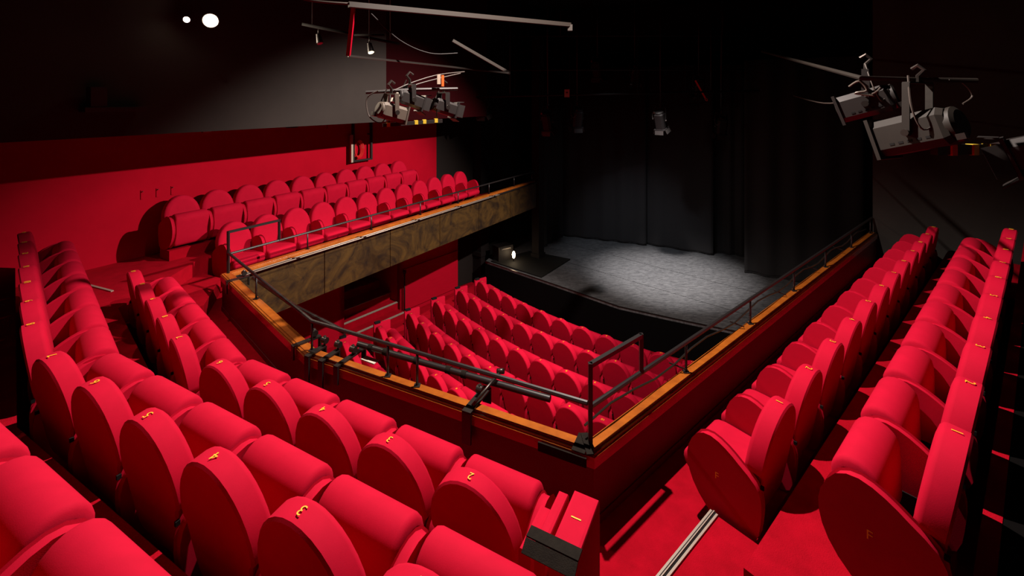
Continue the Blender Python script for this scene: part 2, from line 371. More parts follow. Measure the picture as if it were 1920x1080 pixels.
def seat(loc, face, kind, label, group, left=True, right=False, num=None, letter=None, sp=SP, name='theatre_seat'):
    rz = math.atan2(-face[0], face[1])
    o = empty(name, loc, rz); tag(o, label, 'seat', group)
    b = put('backrest', ME['back'], o)
    put('cushion', ME[kind], o)
    put('seat_frame', ME['bracket'], o)
    for sd, on in ((-1, left), (1, right)):
        if on:
            p = put('side_panel', ME['panel'], o, (sd*sp/2, 0, 0))
            put('hinge', ME['hinge'], p, (-sd*.03, .0, .485))
            if letter and ((sd < 0) == (letter[1] < 0)):
                t = put('row_letter', text_mesh(letter[0], .06), p, (sd*.0275, .25, .43)); t.rotation_euler = (R(90), 0, R(90)*sd)
    if num is not None:
        t = put('seat_number', text_mesh(str(num), .058), b, (0, -.005, .904)); t.rotation_euler = (0, 0, math.pi)
    return o
def row(start, d, n, face, z, kind, sp, labf, group, num0=None, dn=1, left=True, letter=None, numbered=None):
    # panels: every seat owns the panel on the walking-start side; the last one owns both
    sidestart = -1 if Vector((d.x, d.y)).dot(Vector((face[1], -face[0]))) > 0 else 1
    for k in range(n):
        p = v2(start)+d*sp*k
        last = k == n-1
        l = sidestart < 0 or last; r = sidestart > 0 or last
        seat((p.x, p.y, z), face, kind, labf(k), group, l, r, None if num0 is None else num0+dn*k, (letter, sidestart) if (letter and k == 0) else None, sp)
row(RF, dR, 12, -nR, 0, 'down', .5575, lambda k: f'{ORD[k]} red seat from near end, cushion down, right gallery front row', 'right gallery front row seats', 1, letter='F')
row(RB, dR, 10, -nR, STEP, 'up', .552, lambda k: f'{ORD[k]} red seat from the near end, cushion tipped up, right gallery back row', 'right gallery back row seats', 1, letter='F')
row(LF, dL, 12, -nL, 0, 'down', .530, lambda k: f'{ORD[k]} red seat from the near end, cushion down, left gallery front row behind gold fascia', 'left gallery front row seats')
row(LB, dL, 10, -nL, STEP, 'up', .521, lambda k: f'{ORD[k]} red seat from the near end, tipped up against the red left wall', 'left gallery back row seats')
row(BF, dB, 5, -nB, 0, 'up', .544, lambda k: f'red seat with yellow number {NUM[k+2]} in the rear front row facing dark parapet', 'rear balcony front row seats', 2)
row(DF, dD, 5, -nD, 0, 'up', .524, lambda k: f'{ORD[k]} red seat past the bend in the rear front row, going towards left wall', 'rear balcony front row seats past the bend', 7)
row(BB-dB*.546, dB, 6, -nB, STEP, 'up', .546, lambda k: f'red seat with yellow number {NUM[k+2]} in the second rear row nearest the viewer', 'rear balcony second row seats', 2)
row(DB, dD, 7, -nD, STEP, 'up', .519, lambda k: f'{ORD[k]} red seat past the bend in the second rear row, towards left wall', 'rear balcony second row seats past the bend', 8)
T3 = BB+nB*.84
row(T3+dB*.546*.3, dB, 4, -nB, 2*STEP, 'up', .546, lambda k: f'{ORD[k]} red tipped-up cushion seat at the lower left corner of view', 'rear balcony third row seats')
# folded jump seat strapped with tape at the aisle end of the front rear row
bj = BF-dB*.53
j = empty('jump_seat', (bj.x, bj.y, 0), math.atan2(nB.x, -nB.y)); tag(j, 'narrow folded red jump seat numbered 1, strapped with black tape, at the aisle', 'seat')
def rbox(cx, wd, y0, y1, z0, z1, top=.0, m='fabric', name='slab', r=.016):
    mb = MB(); rings = []
    def ring(ins, z): return [Vector((cx+sx*(wd/2-ins), yy, z)) for sx, yy in ((-1, y0+ins), (1, y0+ins), (1, y1-ins), (-1, y1-ins))]
    mb.loft([ring(0, z0), ring(0, z1-r), ring(r*.3, z1-r*.3), ring(r, z1)]); return mb
bb = rbox(.03, .13, -.16, .17, .12, .90).build('backrest', 'fabric', j)
t = put('seat_number', text_mesh('1', .07), bb, (.03, .02, .902)); t.rotation_euler = (0, 0, math.pi/2)
t = put('seat_number', text_mesh('1', .09), bb, (.0965, -.07, .72)); t.rotation_euler = (R(90), 0, R(90))
rbox(-.085, .055, -.14, .16, .2, .875).build('cushion', 'fabric', j)
rbox(-.165, .06, -.13, .12, .1, .80).build('side_panel', 'fabric', j)
MB().box((.0, -.035, .06), (.30, .22, .12)).build('base', 'carpet', j)
tp = MB(); tp.box((-.02, -.135, .903), (.24, .055, .007)); tp.beam((-.14, -.188, .886), (.10, -.188, .886), .007, .055, (0, .87, .48)); tp.build('tape_strap', 'tape', j)
# stalls rows: gently curved, measured per row
def arc_row(p0, d0, turn, n, sp=.534):
    out = []; p = v2(p0); a = math.atan2(d0[1], d0[0])
    for k in range(n):
        out.append((p.copy(), a)); p = p+Vector((math.cos(a), math.sin(a)))*sp; a += turn
    return out
starts = [(-.76, 11.52), (-1.21, 10.98), (-1.69, 10.37), (-2.18, 9.80), (-2.69, 9.22), (-3.20, 8.64), (-3.70, 8.06)]
cnt = [11, 12, 12, 12, 11, 9, 6]
rn = ['front row', 'second row', 'third row', 'fourth row', 'fifth row', 'sixth row', 'seventh row']
for ri, s in enumerate(starts):
    pts = arc_row(s, (.31, -.40), R(2.35), cnt[ri])
    for k, (p, a) in enumerate(pts):
        a2 = a-R(1.2)
        face = (-math.sin(a2), math.cos(a2))
        seat((p.x, p.y, ZS), face, 'up', f'{ORD[k]} red seat from the left aisle in the stalls {rn[ri]} counted from the stage', f'stalls {rn[ri]} seats', True, k == cnt[ri]-1, k+1, sp=.534)
    p, a = pts[0]; d = Vector((math.cos(a), math.sin(a)))
    q = p-d*.30; e = empty('row_end_panel', (q.x, q.y, ZS), a); tag(e, f'red row end board with black clip, stalls {rn[ri]}', 'end panel', 'stalls row end boards')
    rbox(-.03, .05, -.02, .34, .0, .84).build('board', 'fabric', e)
    MB().box((-.03, .06, .85), (.07, .12, .03)).build('clip', 'black', e)

# ------------------------------------------------------------------ stalls side wall, doorway and stairs (left, under the gallery)
W0 = v2((-2.82, 11.6)); dW = unit((.64, .77)); nW = Vector((-dW.y, dW.x))
j0, j1 = W0-dW*.08, W0-dW*1.62
struct(wallbox(j0, W0+dW*1.95, ZS, -.28).build('wall_stalls_left', 'stallwall'))
struct(wallbox(W0-dW*7, j1, ZS, -.28).build('wall_stalls_rear_left', 'stallwall'))
struct(wallbox(j0, j0+nW*1.6, ZS, -.28, side=-1).build('wall_doorway_right', 'redwall'))
struct(wallbox(j1, j1+nW*1.6, ZS, -.28).build('wall_doorway_left', 'redwall'))
struct(wallbox(j0+nW*1.6, j1+nW*1.6, ZS, -.28, side=-1).build('wall_doorway_back', 'blackwall'))
pn = MB().prism([tuple(W0+dW*.03-nW*.0), tuple(W0+dW*1.9), tuple(W0+dW*1.9-nW*.04), tuple(W0+dW*.03-nW*.04)], ZS+.12, ZS+1.18).build('wall_shadow_slab', 'stallwall')  # added slab: its top edge stands for the shadow line of the fascia
tag(pn, 'low red fabric slab drawing the shadow line on the wall beside the stalls steps', 'panel')
hp = W0+dW*.0-nW*.09
h = empty('handrail_post', (hp.x, hp.y, ZS)); tag(h, 'thin black handrail post beside the stalls steps', 'post')
MB().tube([(0, 0, 0), (0, 0, 1.12)], .017).build('post', 'steel', h); MB().box((0, 0, 1.14), (.07, .07, .07)).build('knob', 'steel', h); MB().box((0, 0, .02), (.09, .09, .04)).build('foot', 'steel', h)
for i, (off, z) in enumerate(((-.22, .17), (.08, .34), (.38, .51), (.9, .70))):
    zz = ZS+z; fr = off; bkk = 1.6
    q = [j1+nW*fr+dW*.0, j0+nW*fr-dW*.0, j0+nW*bkk, j1+nW*bkk]
    if fr < 0: q = [j1+nW*fr-dW*.02, j0+nW*fr, j0+nW*.1, j1+nW*.1-dW*.02]
    lo = ZS if i < 1 else ZS+[0, .17, .34, .51][i]
    if i == 1: lo = ZS
    step(f'step_stalls_{i+1}', q, lo, zz, f'red carpeted stalls step, {ORD[i]} from the bottom, with metal nosing', (tuple(lerp(q[0], q[1], .01)+nW*.02), tuple(lerp(q[0], q[1], .99)+nW*.02)), .07, False)

# ------------------------------------------------------------------ stage
sf = [(-.78, 13.19), (.83, 11.76), (2.44, 10.30), (3.4, 9.78), (4.48, 9.23), (6.6, 8.3)]
sb = [(9.5, 10.5), (11.3, 14.2), (1.6, 17.3), (-.3, 14.6)]
so = MB().prism(sf+sb, ZST-.06, ZST).build('floor_stage', 'stage'); struct(so, 'scuffed grey-black stage floor')
dS = unit((.74, -.67)); nS = Vector((.67, .74))
for t in (1.15, 2.55):             # floor sheet seams
    p = v2((-.3, 13.3))+nS*t; MB().beam((*(p), ZST+.001), (*(p+dS*6.4), ZST+.001), .012, .002).build('seam', 'black', so)
fr = MB()
for i in range(len(sf)-1):
    p, q = v2(sf[i]), v2(sf[i+1]); d = (q-p).normalized(); n = Vector((-d.y, d.x))*.05
    fr.prism([tuple(p-n*.2), tuple(q-n*.2), tuple(q+n), tuple(p+n)], ZS, ZST-.06)
struct(fr.build('wall_stage_front', 'stageblack'), 'black front of the stage')
ed = MB()
for i in range(len(sf)-1): ed.beam((*sf[i], ZST+.006), (*sf[i+1], ZST+.006), .03, .014)
ed.build('edge_strip', 'grip', so)
tag(MB().prism([(-.62, 13.14), (.78, 11.95), (1.72, 13.30), (.55, 14.0)], ZST, ZST+.035).build('stage_mat', 'mat'), 'black mat platform at the left corner of the stage', 'mat')
def curtain(p, q, z0, z1, folds, amp, label, hem=True, seed=0, m='curtain'):
    rnd = random.Random(seed); p, q = v2(p), v2(q); d = (q-p); L = d.length; d.normalize(); n = Vector((-d.y, d.x))
    o = empty('stage_curtain', ((p.x+q.x)/2, (p.y+q.y)/2, z0)); tag(o, label, 'curtain', 'black stage curtains'); base = v2((o.location.x, o.location.y))
    cols = folds*8; ph = [rnd.uniform(-.6, .6) for _ in range(folds+2)]; am = [rnd.uniform(.5, 1.2) for _ in range(folds+2)]
    v = []; f = []; zs = [0, .08, .5, 1.2, 2.2, z1-z0]
    for i in range(cols+1):
        u = i/cols; k = u*folds; kk = int(k); a = am[kk]*(1-(k-kk))+am[kk+1]*(k-kk); h = ph[kk]*(1-(k-kk))+ph[kk+1]*(k-kk)
        for zi, z in enumerate(zs):
            s = amp*a*math.sin(2*math.pi*k+h)*(1 if zi < 3 else .85)
            pt = p+d*(u*L)+n*s-base; v.append((pt.x, pt.y, z))
    nz = len(zs)
    for i in range(cols):
        for k in range(nz-1): f.append((i*nz+k, (i+1)*nz+k, (i+1)*nz+k+1, i*nz+k+1))
    mb = MB(); mb.add(v, f, True); c = mb.build('cloth', m, o); md = c.modifiers.new('s', 'SOLIDIFY'); md.thickness = .012
    hm = MB(); hm.tube([(v[i*nz][0], v[i*nz][1], .015) for i in range(0, cols+1, 2)], .014, 6); hm.build('hem', m, o)
    return o
curtain((1.55, 15.75), (4.36, 14.62), ZST+.01, 3.9, 5, .045, 'black back curtain, left half, behind the stage floor', seed=1)
curtain((4.28, 14.80), (6.12, 13.70), ZST+.01, 3.9, 3, .04, 'black back curtain with a lit hem at stage centre', seed=2)
curtain((6.10, 14.05), (7.9, 13.1), ZST+.01, 3.9, 6, .05, 'black back curtain behind the right wing curtain', seed=3)
curtain((6.36, 12.32), (8.6, 11.0), ZST+.01, 3.9, 4, .06, 'black wing curtain standing forward at stage right side of view', seed=4)
curtain((8.3, 11.7), (9.9, 10.6), ZST+.01, 3.9, 6, .06, 'black wing curtain farthest to the right behind the railing', seed=5)
curtain((.95, 14.35), (1.75, 15.6), ZST+.01, 3.9, 4, .05, 'black wing curtain at the left side of the stage', seed=6)
# dark proscenium pillars
for (x, y, wd, lab) in ((.78, 13.55, .26, 'dark pillar at the end of the gold left gallery front'), (-.95, 13.75, .34, 'black pillar behind the stalls side wall')):
    pl = empty('pillar', (x, y, ZS), R(-40)); tag(pl, lab, 'pillar', 'stage side pillars')
    MB().box((0, 0, 3.7), (wd, wd, 7.4)).build('shaft', 'blackwall', pl); MB().box((0, 0, .9), (wd+.06, wd+.06, .12)).build('band', 'blackwall', pl)
# little lit lamp on the stage corner
sl = empty('stage_lamp', (.05, 13.12, ZST)); tag(sl, 'small lit bare bulb lamp on the left stage corner', 'lamp')
MB().tube([(0, 0, 0), (0, 0, .03), (0, 0, .031), (0, 0, .12)], [.09, .08, .015, .015], 12).build('base', 'black', sl)
MB().tube([(0, 0, .12), (0, 0, .15), (0, 0, .22), (0, 0, .29), (0, 0, .32)], [.018, .035, .05, .035, .008], 12).build('bulb', 'bulb', sl)
sb_ = empty('equipment_case', (-.28, 13.35, ZST), R(35)); tag(sb_, 'black equipment case with metal handle behind the small stage lamp', 'case')
MB().box((0, 0, .22), (.5, .35, .44)).build('body', 'rig', sb_); MB().tube([(-.15, -.2, .36), (-.13, -.22, .38), (.13, -.22, .38), (.15, -.2, .36)], .012).build('handle', 'chrome', sb_)
for sx in (-1, 1): MB().box((sx*.24, -.16, .22), (.03, .04, .44)).build('corner_trim', 'grip', sb_)

# ------------------------------------------------------------------ things fixed along the parapets
def lighting_bar(pts, r, label):
    o = empty('lighting_bar', pts[0]); tag(o, label, 'pipe'); b = Vector(pts[0])
    MB().tube([Vector(p)-b for p in pts], r, 10).build('pipe', 'steel', o)
    return o
lb = lighting_bar([(-1.42, 4.16, .575), (.29, 3.42, .56)], .026, 'thick black pipe clamped above the rear parapet')
for t in (.08, .17, .35, .52, .6): MB().tube([Vector((1.71*t-.02, -.74*t+.009, -.015*t)), Vector((1.71*t+.02, -.74*t-.009, -.015*t))], .031, 10).build('tape_ring', 'tape', lb)
lighting_bar([(-3.3, 5.75, .56), (-2.4, 4.96, .56), (-1.62, 4.38, .57)], .022, 'dark pipe running along the rear left parapet towards the bend')
def clamp(t, seg, label, w=.045, out=.19, drop=.22):
    a, b = (iC, iB) if seg else (iD, iC)
    p = lerp(a, b, t); d = (v2(b)-v2(a)).normalized(); rz = math.atan2(d.y, d.x)
    o = empty('pipe_clamp', (p.x, p.y, ZP), rz); tag(o, label, 'clamp', 'clamps on the rear parapet')
    MB().box((0, (out-.108)/2, .008), (w, out+.108, .014)).build('top_plate', 'grip', o)
    MB().box((0, -.10, -drop/2+.012), (w, .016, drop)).build('hook', 'steel', o)
    MB().box((0, max(out-.007, .09), -.05), (w, .014, .12)).build('inner_jaw', 'grip', o)
    MB().tube([(0, .10, .02), (0, .10, .10)], .012, 8).build('bolt', 'grip', o)
    MB().tube([(-.025, .10, .06), (.025, .10, .06)], .03, 10).build('pipe_collar', 'grip', o)
    return o
clamp(.93, 0, 'flat steel clamp on the rear parapet just left of the bend', .05, .16, .13)
clamp(.02, 1, 'black strap clamp hooked over the parapet at the bend', .055, .1, .26)
clamp(.085, 1, 'black strap clamp just right of the parapet bend', .055, .1, .26)
clamp(.155, 1, 'grey bracket clamp holding the thick black pipe near the bend', .05, .24, .16)
clamp(.12, 0, 'small dark clamp at the left end of the rear parapet', .05, .16, .16)
k = clamp(.655, 1, 'large black clamp with screw handle in the middle of rear parapet', .075, .22, .24)
MB().tube([(.02, -.05, .03), (.10, .25, .14)], .012, 8).build('screw_rod', 'grip', k); MB().tube([(.075, .25, .14), (.13, .26, .15)], .022, 8).build('screw_handle', 'grip', k)
p = lerp(iC, iB, .93)
tp = empty('tape_wrap', (p.x, p.y, ZP), math.atan2((iB-iC).y, (iB-iC).x)); tag(tp, 'black gaffer tape wrapped over rail at the parapet corner', 'tape')
MB().box((.02, -.112, -.045), (.34, .012, .06)).build('strip', 'tape', tp); MB().box((.13, -.02, .003), (.09, .17, .006)).build('strip', 'tape', tp); MB().box((.17, -.02, .012), (.05, .19, .01), Matrix.Rotation(.5, 3, 'Z')).build('strip', 'tape', tp)
pp = lerp(iC, iB, .22); pc = empty('paper_card', (pp.x+.05, pp.y+.13, ZP-.02), R(-28)); tag(pc, 'small white card under the black pipe near the parapet bend', 'card')
MB().box((0, 0, 0), (.16, .07, .004)).build('sheet', 'paper', pc); MB().box((0, -.031, .004), (.16, .006, .006)).build('edge', 'paper', pc)
# thin rods on brackets along the stalls side of the left parapet
f = offset_poly(PL, .12); f2 = offset_poly(PL, .17)
ro = empty('cable_rack', (f[1].x, f[1].y, .5)); tag(ro, 'pair of thin metal rods on cross brackets along the left gallery front', 'rod'); b = Vector(ro.location)
for ff, zz in ((f, .47), (f2, .465)):
    MB().tube([Vector((*ff[1], zz))-b, Vector((*lerp(ff[1], ff[0], .75), zz))-b], .009, 6).build('rod', 'chrome', ro)
for t in (.09, .24, .40, .56, .72):
    p, q = lerp(offset_poly(PL, .07)[1], offset_poly(PL, .07)[0], t), lerp(f2[1], f2[0], t)
    MB().beam(Vector((*p, .475))-b, Vector((*(q+(q-p)*.4), .475))-b, .025, .01).build('bracket', 'grip', ro)
# loose cable tied along the right railing
pts = [Vector((*(lerp(iB, iA, t)+Vector((-.647, .762))*.05), .60+.03*math.sin(t*37))) for t in [i/26*.98 for i in range(27)]]
cb = empty('tied_cable', pts[0]); tag(cb, 'thin rod and cable tied below the right railing bar', 'cable')
MB().tube([p-pts[0] for p in pts], .008, 6).build('cable', 'grip', cb)
for i in (4, 8, 12, 16, 20): MB().beam(pts[i]-pts[0]+Vector((-.03, .03, .0)), pts[i]-pts[0]+Vector((.11, .02, -.05)), .012, .008).build('cable_tie', 'steel', cb)

# ------------------------------------------------------------------ stage lamps, bars and rigging overhead
def projector(loc, aim, size, m, label, group=None, doors=True, rear=True, clampup=.3, name='stage_spotlight', hang=False):
    # body long axis = local -Y (towards aim); box body with vents, lens hood, round rear cap, yoke, hook clamp, safety cable
    d = Vector(aim)-Vector(loc); o = empty(name, loc, math.atan2(d.x, -d.y)); tag(o, label, 'stage light', group)
    pit = math.atan2(-d.z, math.hypot(d.x, d.y)); Rm = Matrix.Rotation(pit, 3, 'X'); L, W = size, size*.62
    X = lambda v: Rm @ Vector(v)
    def T(mb):
        mb.v = [tuple(Rm @ Vector(v)) for v in mb.v]; return mb
    mb = MB()
    oc = [(-.5, -.32), (-.32, -.5), (.32, -.5), (.5, -.32), (.5, .30), (.30, .5), (-.30, .5), (-.5, .30)]
    ring = lambda y, k: [Vector((a*W*k, y, c*W*k)) for a, c in oc]
    mb.loft([ring(-L*.5, 1), ring(L*.42, 1), ring(L*.5, .86)], smooth=False); body = T(mb).build('body', m, o)
    for i in range(5): T(MB().box((W*.5, -L*.28+i*L*.13, -W*.22), (.006, L*.07, W*.06))).build('vent', 'black', o)
    for i in range(3): T(MB().box((-.12*W+i*.12*W*1.4, -L*.1, W*.502), (W*.07, L*.2, .006))).build('vent', 'black', o)
    T(MB().box((0, -L*.53, 0), (W*1.16, L*.06, W*1.16))).build('colour_frame', m, o)
    T(MB().tube([(0, -L*.57, 0), (0, -L*.50, 0)], W*.42, 20)).build('lens', 'lens', o)
    if rear:
        T(MB().tube([(0, L*.44, 0), (0, L*.56, 0), (0, L*.60, 0)], [W*.46, W*.46, W*.36], 20)).build('rear_cap', m, o)
        T(MB().box((W*.3, L*.6, -W*.35), (.04, .05, .04))).build('connector', 'grip', o)
    if doors:
        for sx in (-1, 1): T(MB().box((sx*W*.66, -L*.68, 0), (.008, L*.26, W*.9), Matrix.Rotation(sx*.35, 3, 'Z'))).build('barn_door', 'lampblack', o)
        for sz in (-1, 1): T(MB().box((0, -L*.68, sz*W*.66), (W*.9, L*.26, .008), Matrix.Rotation(-sz*.35, 3, 'X'))).build('barn_door', 'lampblack', o)
    yk = MB(); h = W*.5+clampup
    for sx in (-1, 1): yk.beam((sx*W*.6, 0, -.02), (sx*W*.6, 0, h), .012, .045, (0, 1, 0))
    yk.beam((-W*.6, 0, h), (W*.6, 0, h), .045, .012); yk.build('yoke', m, o)
    for sx in (-1, 1): MB().tube([(sx*W*.52, 0, 0), (sx*W*.68, 0, 0)], .025, 8).build('pivot_knob', 'grip', o)
    MB().tube([(0, 0, h), (0, 0, h+.05), (.0, .035, h+.09), (0, .0, h+.125), (0, -.035, h+.10)], .014, 6).build('hook', 'grip', o)
    if hang: MB().tube([(0, 0, h+.1), (0, 0, ZC-loc[2])], .012, 6).build('hanger_rod', 'lampblack', o)
    MB().tube(catmull([(W*.5, 0, h+.05), (W*.75, .05, h*.5), (W*.6, .1, W*.1), (W*.3, L*.4, W*.4)], 5, False), .006, 5).build('cable', 'cable', o)
    return o
# right cluster
projector((2.90, 3.22, 2.60), (1.9, 5.4, 1.82), .42, 'lampbrown', 'large grey stage spotlight with round rear cap, hanging at right', doors=False, rear=True, clampup=.22)
projector((2.84, 3.62, 2.80), (1.3, 4.9, 2.1), .34, 'lampblack', 'dark stage spotlight hanging beside the large grey one at right', doors=False, clampup=.16)
projector((3.62, 3.0, 2.50), (2.2, 4.6, 1.7), .40, 'lampblack', 'black stage spotlight at the far right edge of view', clampup=.22)
def bar(name, pts, r, m, label, cat='pipe', group=None, caps=None, hang=()):
    o = empty(name, pts[0]); tag(o, label, cat, group); b = Vector(pts[0])
    MB().tube([Vector(p)-b for p in pts], r, 8).build('tube', m, o)
    for t in hang:
        q = Vector(pts[0]).lerp(Vector(pts[-1]), t)-b; MB().tube([q, Vector((q.x, q.y, ZC-b.z))], .008, 6).build('hanger_rod', 'lampblack', o)
    if caps:
        for e in (0, -1):
            if caps[e]: MB().tube([Vector(pts[e])-b+Vector((-.03, 0, 0)), Vector(pts[e])-b+Vector((.03, 0, 0))], .05, 10).build('end_cap', caps[e], o)
    return o
bar('lighting_bar', [(4.6, 8.3, 3.72), (2.6, 3.35, 2.99), (3.2, 3.1, 2.96)], .018, 'lampbrown', 'thin pipe running back from the right spotlight cluster')
bar('hanging_cable', catmull([(5.0, 8.0, 2.9), (3.6, 5.2, 2.79), (2.75, 3.5, 2.86), (2.70, 3.3, 2.92)], 6, False), .007, 'cable', 'slack cable strung towards the right spotlights', 'cable')
bar('hanging_cable', catmull([(3.05, 3.15, 2.97), (3.2, 3.2, 2.95), (3.32, 3.25, 2.86), (3.2, 3.2, 2.80)], 6, False), .006, 'cable', 'looped cable end right of the large grey spotlight', 'cable')
sb2 = empty('striped_bar', (3.05, 3.15, 2.48)); tag(sb2, 'black bar with yellow and red tape stripes below right spotlights', 'bar')
MB().beam((-.10, 0, .0), (.42, .06, .0), .05, .07).build('bar', 'lampblack', sb2)
for x, m in ((.0, 'rtape'), (.17, 'ytape'), (.30, 'ytape')): MB().beam((x, .0+x*.115, 0), (x+.04, .005+x*.115, 0), .056, .076).build('tape_stripe', m, sb2)
ph = [(2.58, 3.45, 2.93), (2.62, 3.4, 2.97), (2.66, 3.38, 2.9), (2.6, 3.42, 2.88), (2.7, 3.36, 2.86)]
bar('rope_knot', catmull(ph, 4, False), .008, 'lampgrey', 'knotted pale cord tied on the pipe by right spotlights', 'cord')
# left cluster
projector((-1.166, 4.356, 2.708), (-0.432, 5.184, 2.412), .25, 'lampgrey', 'grey stage spotlight tilted down above the left gallery', clampup=.1, doors=False)
projector((-1.037, 4.572, 2.830), (-0.216, 5.256, 2.484), .235, 'lampblack', 'black stage spotlight behind the grey one above left gallery', clampup=.08)
projector((-0.720, 4.752, 2.751), (0.144, 5.400, 2.448), .235, 'lampblack', 'black stage spotlight rightmost in the left cluster', clampup=.08)
bar('lighting_bar', [(-1.426, 4.392, 2.902), (-1.008, 4.536, 2.931), (-0.576, 4.752, 2.945)], .018, 'lampblack', 'short black pipe carrying the left spotlight cluster')
bar('hanging_cable', catmull([(-1.166, 4.464, 2.924), (-1.008, 4.608, 3.010), (-0.792, 4.824, 3.096), (-0.540, 5.112, 3.147)], 6, False), .006, 'cable', 'cable looping up from the left spotlight cluster', 'cable')
bar('hanging_cable', catmull([(-1.116, 4.464, 2.880), (-0.994, 4.572, 2.974), (-0.792, 4.788, 3.053), (-0.576, 5.040, 3.125)], 6, False), .006, 'cable', 'second cable looping from the left spotlight cluster', 'cable')
bar('hanging_cable', catmull([(-1.282, 4.320, 2.916), (-1.390, 4.320, 2.844), (-1.368, 4.306, 2.679), (-1.260, 4.291, 2.607), (-1.195, 4.284, 2.664)], 6, False), .006, 'cable', 'thin cable loop dangling over the grey left spotlight', 'cable')
cbx = empty('connector_box', (-0.734, 4.608, 3.039), R(20)); tag(cbx, 'pale connector strip above the left spotlight cluster', 'connector')
MB().box((-.015, 0, 0), (.033, .022, .10)).build('plug', 'paleplastic', cbx); MB().box((.025, 0, -.015), (.025, .022, .115)).build('plug', 'orange', cbx)
tpb = empty('striped_bar', (-1.260, 4.392, 2.592)); tag(tpb, 'black bar with yellow tape marks under the left spotlights', 'bar')
MB().beam((0, 0, -.01), (.54, .25, .02), .035, .035).build('bar', 'lampblack', tpb)
for t in (.1, .9): MB().tube([(.54*t, .25*t, 0), (.54*t, .25*t+.05, .318)], .006, 6).build('hanger', 'rig', tpb)
for t in (.06, .52, .66, .86): MB().beam((.54*t, .25*t, .04*t-.01), (.54*t+.03, .25*t+.014, .04*t-.01), .04, .04).build('tape_stripe', 'ytape', tpb)
# suspended steel frame and cables under the ceiling
def P3(px, py, Y): return ((px-960)/845*Y, Y, 2.83+(187-py)/845*Y)
fr = empty('ceiling_frame', (-1.520, 4.320, 3.686)); tag(fr, 'angular grey steel frame hanging under the ceiling at top centre', 'frame'); b = Vector(fr.location)
MB().beam(Vector((-1.536, 4.240, 3.726))-b, Vector((0.760, 5.920, 3.814))-b, .05, .05).build('top_bar', 'framegrey', fr)
MB().beam(Vector((0.760, 5.920, 3.814))-b, Vector((0.760, 5.920, 3.734))-b, .06, .06, (1, 0, 0)).build('end_bracket', 'framegrey', fr)
MB().beam(Vector((-1.504, 4.280, 3.726))-b, Vector((-1.584, 4.360, 3.254))-b, .035, .035, (1, 0, 0)).build('drop_bar', 'moulding', fr)
MB().beam(Vector((-1.584, 4.360, 3.254))-b, Vector((-0.032, 5.840, 3.174))-b, .02, .02).build('lower_bar', 'grip', fr)
MB().beam(Vector((-0.736, 5.600, 3.566))-b, Vector((-0.032, 5.840, 3.174))-b, .035, .035).build('brace', 'framegrey', fr)
bar('hanging_cable', catmull([(-2.080, 4.240, 3.806), (-1.840, 4.200, 3.750), (-1.560, 4.240, 3.734), (-1.520, 4.280, 3.742)], 6, False), .012, 'cable', 'pale cable hanging at the top edge left of the steel frame', 'cable')
bar('hanging_cable', catmull([(-1.400, 4.480, 3.686), (-1.160, 4.640, 3.446), (-0.880, 4.800, 3.326), (-0.600, 4.960, 3.342)], 6, False), .006, 'rig', 'thin reddish cable sagging below the steel frame', 'cable')
bar('lighting_track', [(-2.75, 5.9, 3.82), (-1.6, 6.4, 3.62)], .02, 'black', 'black lamp track across the charcoal bulkhead', hang=(.1, .9))
def tiny_spot(loc, label, lit):
    o = empty('track_spot', loc); tag(o, label, 'lamp', 'small track spots')
    MB().tube([(0, 0, .06), (.03, -.02, -.06)], [.03, .045], 10).build('can', 'lampblack', o)
    MB().tube([(.03, -.02, -.061), (.032, -.021, -.066)], .036, 10).build('lens', 'bulb' if lit else 'lens', o)
    MB().tube([(0, 0, .05), (0, .01, .16)], .008, 6).build('stem', 'lampblack', o)
tiny_spot((-2.58, 6.0, 3.64), 'small unlit black track spot right of the bright lamp', False)
bar('lighting_track', [(-2.1, 6.0, 3.69), (-1.7, 6.0, 3.69)], .015, 'black', 'short black lamp track stub by the frame drop bar', hang=(.5,))
tiny_spot((-1.9, 6.0, 3.52), 'small glinting track spot below the frame drop bar', True)
# bright wall lamps
def wall_lamp(loc, r, label):
    o = empty('wall_lamp', loc); tag(o, label, 'lamp', 'lit lamps on the charcoal bulkhead')
    d = (Vector((0, 1.0, 2.3))-Vector(loc)).normalized()
    MB().tube([-d*.16, -d*.02], [r*.8, r*1.15], 16, True).build('can', 'lampblack', o)
    MB().tube([-d*.02, -d*.004], r, 16).build('lens', 'glow', o)
    MB().tube([-d*.14, -d*.14+Vector((-.2, .33, .05))], .014, 8).build('arm', 'lampblack', o)
wall_lamp(P3(395, 39, 5.75), .08, 'dazzling lit lamp on the charcoal bulkhead')
wall_lamp(P3(350, 37, 5.6), .033, 'smaller lit lamp left of the dazzling one')
# house light fixture in the middle of the ceiling
def house_lamp(loc, label):
    hl = empty('house_lamp', loc); tag(hl, label, 'lamp', 'round black lamps under the ceiling')
    MB().loft([[Vector((math.cos(t)*r, math.sin(t)*r, z)) for t in [2*math.pi*k/20 for k in range(20)]] for r, z in ((.16, .06), (.14, .15), (.05, .2))], False, True).build('shade', 'rig', hl)
    MB().tube([(0, 0, .2), (0, 0, ZC-loc[2])], .012).build('rod', 'rig', hl)
house_lamp(HOUSE, 'round black lamp hanging high over the rear stalls')
house_lamp(GAL, 'round black lamp hanging high over the right gallery rail')
